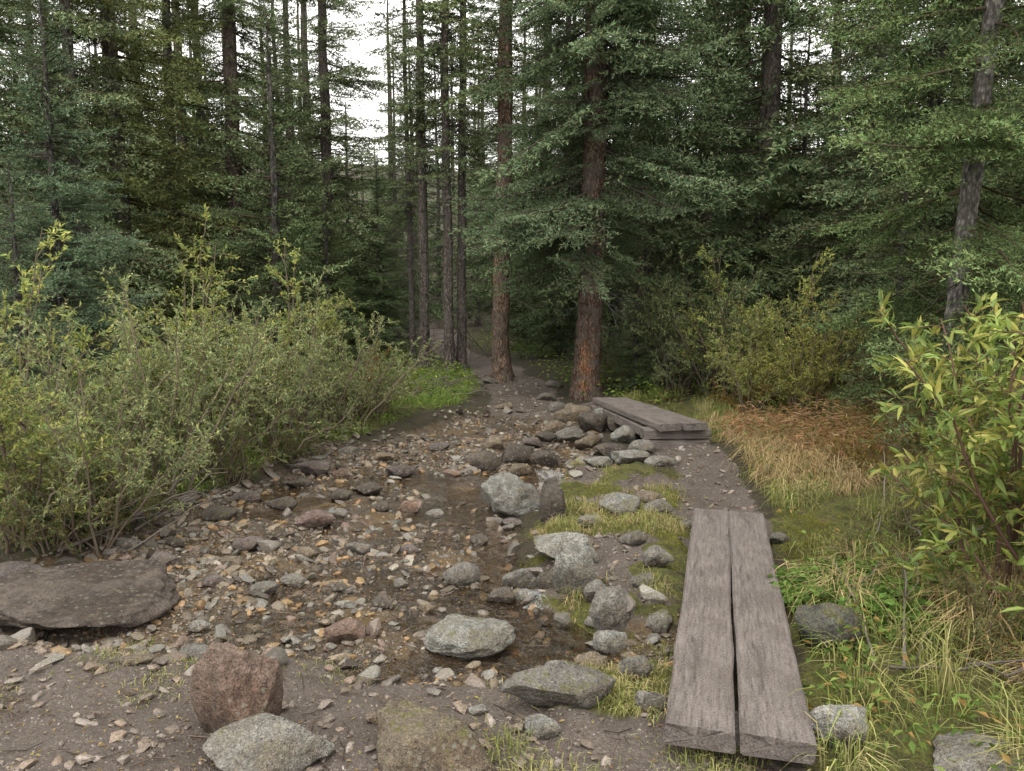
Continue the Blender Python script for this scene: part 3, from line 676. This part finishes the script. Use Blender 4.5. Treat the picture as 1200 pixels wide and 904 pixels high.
def grass(name,ntuft,per,test,bb,lr,seed,pal,sig=.05,leanr=(.2,.9),pow_=1.4,ww=.0045):
    r=RS(seed);g=Geo()
    cx=r.uniform(bb[0],bb[1],ntuft*8);cy=bb[2]+(bb[3]-bb[2])*r.rand(ntuft*8)**pow_
    k=test(cx,cy);cx=cx[k][:ntuft];cy=cy[k][:ntuft];m=len(cx)
    tl=r.uniform(lr[0],lr[1],m)*(1+.8*fbm(cx*2,cy*2,seed,2));ti=np.repeat(np.arange(m),per);n=len(ti)
    x=cx[ti]+r.randn(n)*sig;y=cy[ti]+r.randn(n)*sig;z=H(x,y)-.01
    az=np.arctan2(y-cy[ti],x-cx[ti])+r.normal(0,.7,n);pal=np.array(pal)
    base=pal[r.randint(0,len(pal),m)][ti]*.6+pal[r.randint(0,len(pal),n)]*.4
    blades(g,x,y,z,tl[ti]*r.uniform(.5,1.15,n),az,r.uniform(*leanr,n),ww*r.uniform(.6,1.3,n),base*r.uniform(.7,1.25,(n,1)))
    link(name,g.mesh(name,[M_GR]))
GP=[(.16,.2,.05),(.2,.23,.06),(.28,.26,.1),(.36,.31,.15),(.12,.16,.045)]
STR=[(.40,.31,.17),(.36,.26,.14),(.27,.23,.1),(.3,.19,.09)]
BLK=np.array([(.508,2.30),(.965,2.20),(1.635,4.68),(1.205,4.76)])
nob=lambda x,y:(sdpoly(x,y,BLK)<-.03)
grass('grass',1500,36,lambda x,y:nob(x,y)&(sdpoly(x,y,RIGHT)>.02)&(sdline(x,y,PATH2,.27)<-.05)&(fbm(x*1.5,y*1.5,61)>-.12),(1.0,6,1.9,11),(.10,.30),1,GP)
grass('grass',420,40,lambda x,y:nob(x,y)&(sdpoly(x,y,RIGHT)>.05)&(fbm(x*1.2,y*1.2,62)>.08),(1.3,4.5,2.6,8.5),(.15,.36),2,STR,leanr=(.5,1.1))
grass('grass',550,22,lambda x,y:nob(x,y)&((sdpoly(x,y,MOUND)>.03)|(sdpoly(x,y,PATCH)>0))&(fbm(x*3,y*3,63)>.03)&(masks(x,y)[1]<.5),(-.2,1.8,2.3,8),(.03,.13),3,GP+STR[:2],sig=.035,ww=.003)
grass('grass',1300,26,lambda x,y:(sdpoly(x,y,LEFTB)>.0)&(sdpoly(x,y,LEFTB)<2.0),(-8,.5,4,14),(.06,.24),4,[(.13,.2,.045),(.17,.24,.055),(.2,.25,.08)],pow_=1.0)
grass('grass',200,20,lambda x,y:(sdpoly(x,y,NEAR)>-.1)&(fbm(x*3,y*3,66)>.3),(-2.6,.8,2.0,3.2),(.03,.09),5,GP,ww=.003)
MP=[(.15,.16,.03),(.20,.20,.04),(.12,.13,.03),(.17,.13,.05)]
grass('moss',1600,34,lambda x,y:nob(x,y)&((sdpoly(x,y,MOUND)>-.06)|(sdpoly(x,y,PATCH)>-.03))&(fbm(x*3,y*3,64)>.04)&(masks(x,y)[1]<.5),(-.2,1.8,2.3,6.5),(.012,.028),6,MP,sig=.035,ww=.0035,leanr=(0,.6),pow_=1.2)
grass('moss',1800,34,lambda x,y:nob(x,y)&(sdpoly(x,y,RIGHT)>0)&(fbm(x*2.2,y*2.2,65)>.05),(.9,3.5,1.9,5),(.015,.035),7,MP,sig=.04,ww=.004,leanr=(0,.6),pow_=1.2)
def herbs(name,N,test,bb,hr,ll,lw,seed,pal,pow_=1.0,clump=.07,per=14):
    r=RS(seed);g=Geo();m=N//per
    cx=r.uniform(bb[0],bb[1],m*8);cy=bb[2]+(bb[3]-bb[2])*r.rand(m*8)**pow_
    k=test(cx,cy);cx=cx[k][:m];cy=cy[k][:m];m=len(cx);ti=np.repeat(np.arange(m),per);n=len(ti)
    a=r.uniform(0,6.283,n);rr=np.abs(r.randn(n))*clump
    x=cx[ti]+np.cos(a)*rr;y=cy[ti]+np.sin(a)*rr;z=H(x,y)+np.clip(r.uniform(hr[0],hr[1],n)*(1-rr/clump*.25),.0,9)
    D=unit(np.stack([np.cos(a),np.sin(a),r.uniform(-.5,.4,n)],1));pal=np.array(pal)
    leaves(g,np.stack([x,y,z],1),D,ll*r.uniform(.6,1.3,n),lw*r.uniform(.7,1.2,n),pal[r.randint(0,len(pal),n)]*r.uniform(.7,1.3,(n,1)),r,0)
    link(name,g.mesh(name,[M_L]))
HG=[(.11,.17,.045),(.15,.21,.05),(.18,.24,.065),(.09,.13,.035)]
herbs('groundcover_plants',9000,lambda x,y:(sdpoly(x,y,LEFTB)>-.02)&(sdpoly(x,y,LEFTB)<1.6),(-6,.3,4.6,14),(.02,.16),.035,.02,1,[(.18,.27,.06),(.22,.31,.07),(.13,.2,.045)])
herbs('groundcover_plants',10000,lambda x,y:nob(x,y)&(sdpoly(x,y,RIGHT)>.02)&(fbm(x*2,y*2,71)>.02)&(sdline(x,y,PATH2,.27)<-.05),(1.0,5.5,1.9,11),(.02,.22),.04,.02,2,HG+[(.3,.2,.07)],1.3)
herbs('groundcover_plants',3500,lambda x,y:(np.hypot((x-1.75)/.45,(y-3.5)/.35)<1),(1.2,2.4,3,4),(.02,.14),.05,.03,3,[(.09,.16,.04),(.12,.2,.045),(.15,.24,.06)])
herbs('bracken',3200,lambda x,y:(np.hypot((x-3.0)/.9,(y-6.8)/1.1)<1),(2.0,4.0,5.6,8),(.05,.4),.09,.014,4,[(.32,.18,.09),(.38,.24,.12),(.24,.14,.07),(.40,.28,.16)],clump=.12)
herbs('undergrowth',20000,lambda x,y:(sdline(x,y,TRAIL,TW)<-.2)&(y>10)&(fbm(x*.8,y*.8,73)>-.15),(-9,9,10,24),(.02,.35),.07,.035,5,[(.13,.19,.05),(.18,.25,.055),(.26,.32,.07),(.10,.15,.035)],1.2,.15,18)
herbs('leaf_litter',3200,lambda x,y:(masks(x,y)[1]>.3)|(sdpoly(x,y,MOUND)>0),(-3,2,2,12),(.004,.008),.020,.009,6,[(.34,.28,.1),(.28,.2,.1),(.2,.13,.08),(.16,.11,.07)],1.4,.5,4)
def deadwood(name,lst,seed):
    r=RS(seed);g=Geo()
    for (u,v,L,rad,az,up) in lst:
        x,y,z,t=G(u,v);s=np.linspace(0,1,8)[:,None];d=np.array([math.cos(az),math.sin(az),up])
        pts=np.array([x,y,z+.03])+d*s*L+r.randn(8,3)*.02*s;tube(g,pts,rad*(1-.8*s[:,0])+.001,5,np.array([.17,.145,.125])*r.uniform(.6,1.2),0)
        for q in range(7):
            b=pts[r.randint(1,7)];dd=unit(d+r.randn(3)*.8)*L*r.uniform(.15,.4);tube(g,np.array([b,b+dd*.5+r.randn(3)*.02,b+dd]),rad*.25,3,np.array([.15,.13,.115]),0)
    link(name,g.mesh(name,[M_TW]))
lst=[(rng.uniform(440,520),rng.uniform(452,474),rng.uniform(.5,1.3),rng.uniform(.006,.016),rng.uniform(-.5,3.6),rng.uniform(0,.3)) for _ in range(22)]
deadwood('fallen_branches',lst,1)
lst=[(rng.uniform(0,160),rng.uniform(620,650),rng.uniform(.5,1.0),rng.uniform(.006,.012),rng.uniform(.4,1.2),rng.uniform(.1,.5)) for _ in range(7)]
deadwood('fallen_branches',lst,2)
lst=[(rng.uniform(1010,1190),rng.uniform(540,800),rng.uniform(.4,.9),rng.uniform(.004,.008),rng.uniform(-.8,1.7),rng.uniform(.05,.5)) for _ in range(18)]
deadwood('fallen_branches',lst,3)
def twigs(name,N,seed):
    r=RS(seed);g=Geo();x=r.uniform(-3.2,2,N*5);y=2+7*r.rand(N*5)**1.4;m=masks(x,y);k=((m[1]>.4)|(m[0]>.5))&nob(x,y);x=x[k][:N];y=y[k][:N]
    for a,b in zip(x,y):
        L=r.uniform(.03,.13);an=r.uniform(0,6.28);d=np.array([math.cos(an),math.sin(an)])*L
        P=np.array([(a+d[0]*q,b+d[1]*q,0) for q in (-.5,0,.5)]);P[1,:2]+=r.randn(2)*.1*L
        P[:,2]=np.maximum(H(P[:,0],P[:,1]),WATER)+.006+r.rand(3)*.008
        tube(g,P,r.uniform(.0012,.0028),3,np.array([.13,.10,.08])*r.uniform(.5,1.5),0)
    link(name,g.mesh(name,[M_TW]))
twigs('fallen_twigs',700,9)

# ------------------------------------------------------------ light, sky, camera
w=bpy.data.worlds.new('World');scene.world=w;w.use_nodes=True;N=w.node_tree.nodes;L=w.node_tree.links
EL,AZ=math.radians(62),math.radians(200)
sky=N.new('ShaderNodeTexSky');sky.sky_type='NISHITA';sky.sun_disc=False;sky.sun_elevation=EL;sky.sun_rotation=AZ;sky.dust_density=3.0
mx=N.new('ShaderNodeMix');mx.data_type='RGBA';mx.inputs[0].default_value=.88   # overcast cloud layer over the clear sky
L.new(sky.outputs[0],mx.inputs[6]);mx.inputs[7].default_value=(17.2,16.8,16.0,1)
bg=N['Background'];L.new(mx.outputs[2],bg.inputs[0]);bg.inputs[1].default_value=.15
sd=bpy.data.lights.new('sun','SUN');sd.energy=2.0;sd.angle=math.radians(25);sd.color=(1,.97,.92)
so=bpy.data.objects.new('sun',sd);scene.collection.objects.link(so)
dv=Vector((math.sin(AZ)*math.cos(EL),math.cos(AZ)*math.cos(EL),math.sin(EL)))
so.rotation_euler=dv.to_track_quat('Z','Y').to_euler()
cd=bpy.data.cameras.new('camera');cam=bpy.data.objects.new('camera',cd);scene.collection.objects.link(cam)
cd.sensor_width=36;cd.lens=26.01;cd.clip_end=2000;cd.clip_start=.05
cam.location=(0,0,CH);cam.rotation_euler=(math.radians(90)-PITCH,0,0);scene.camera=cam
scene.view_settings.view_transform='Standard';scene.view_settings.look='None';scene.view_settings.exposure=0
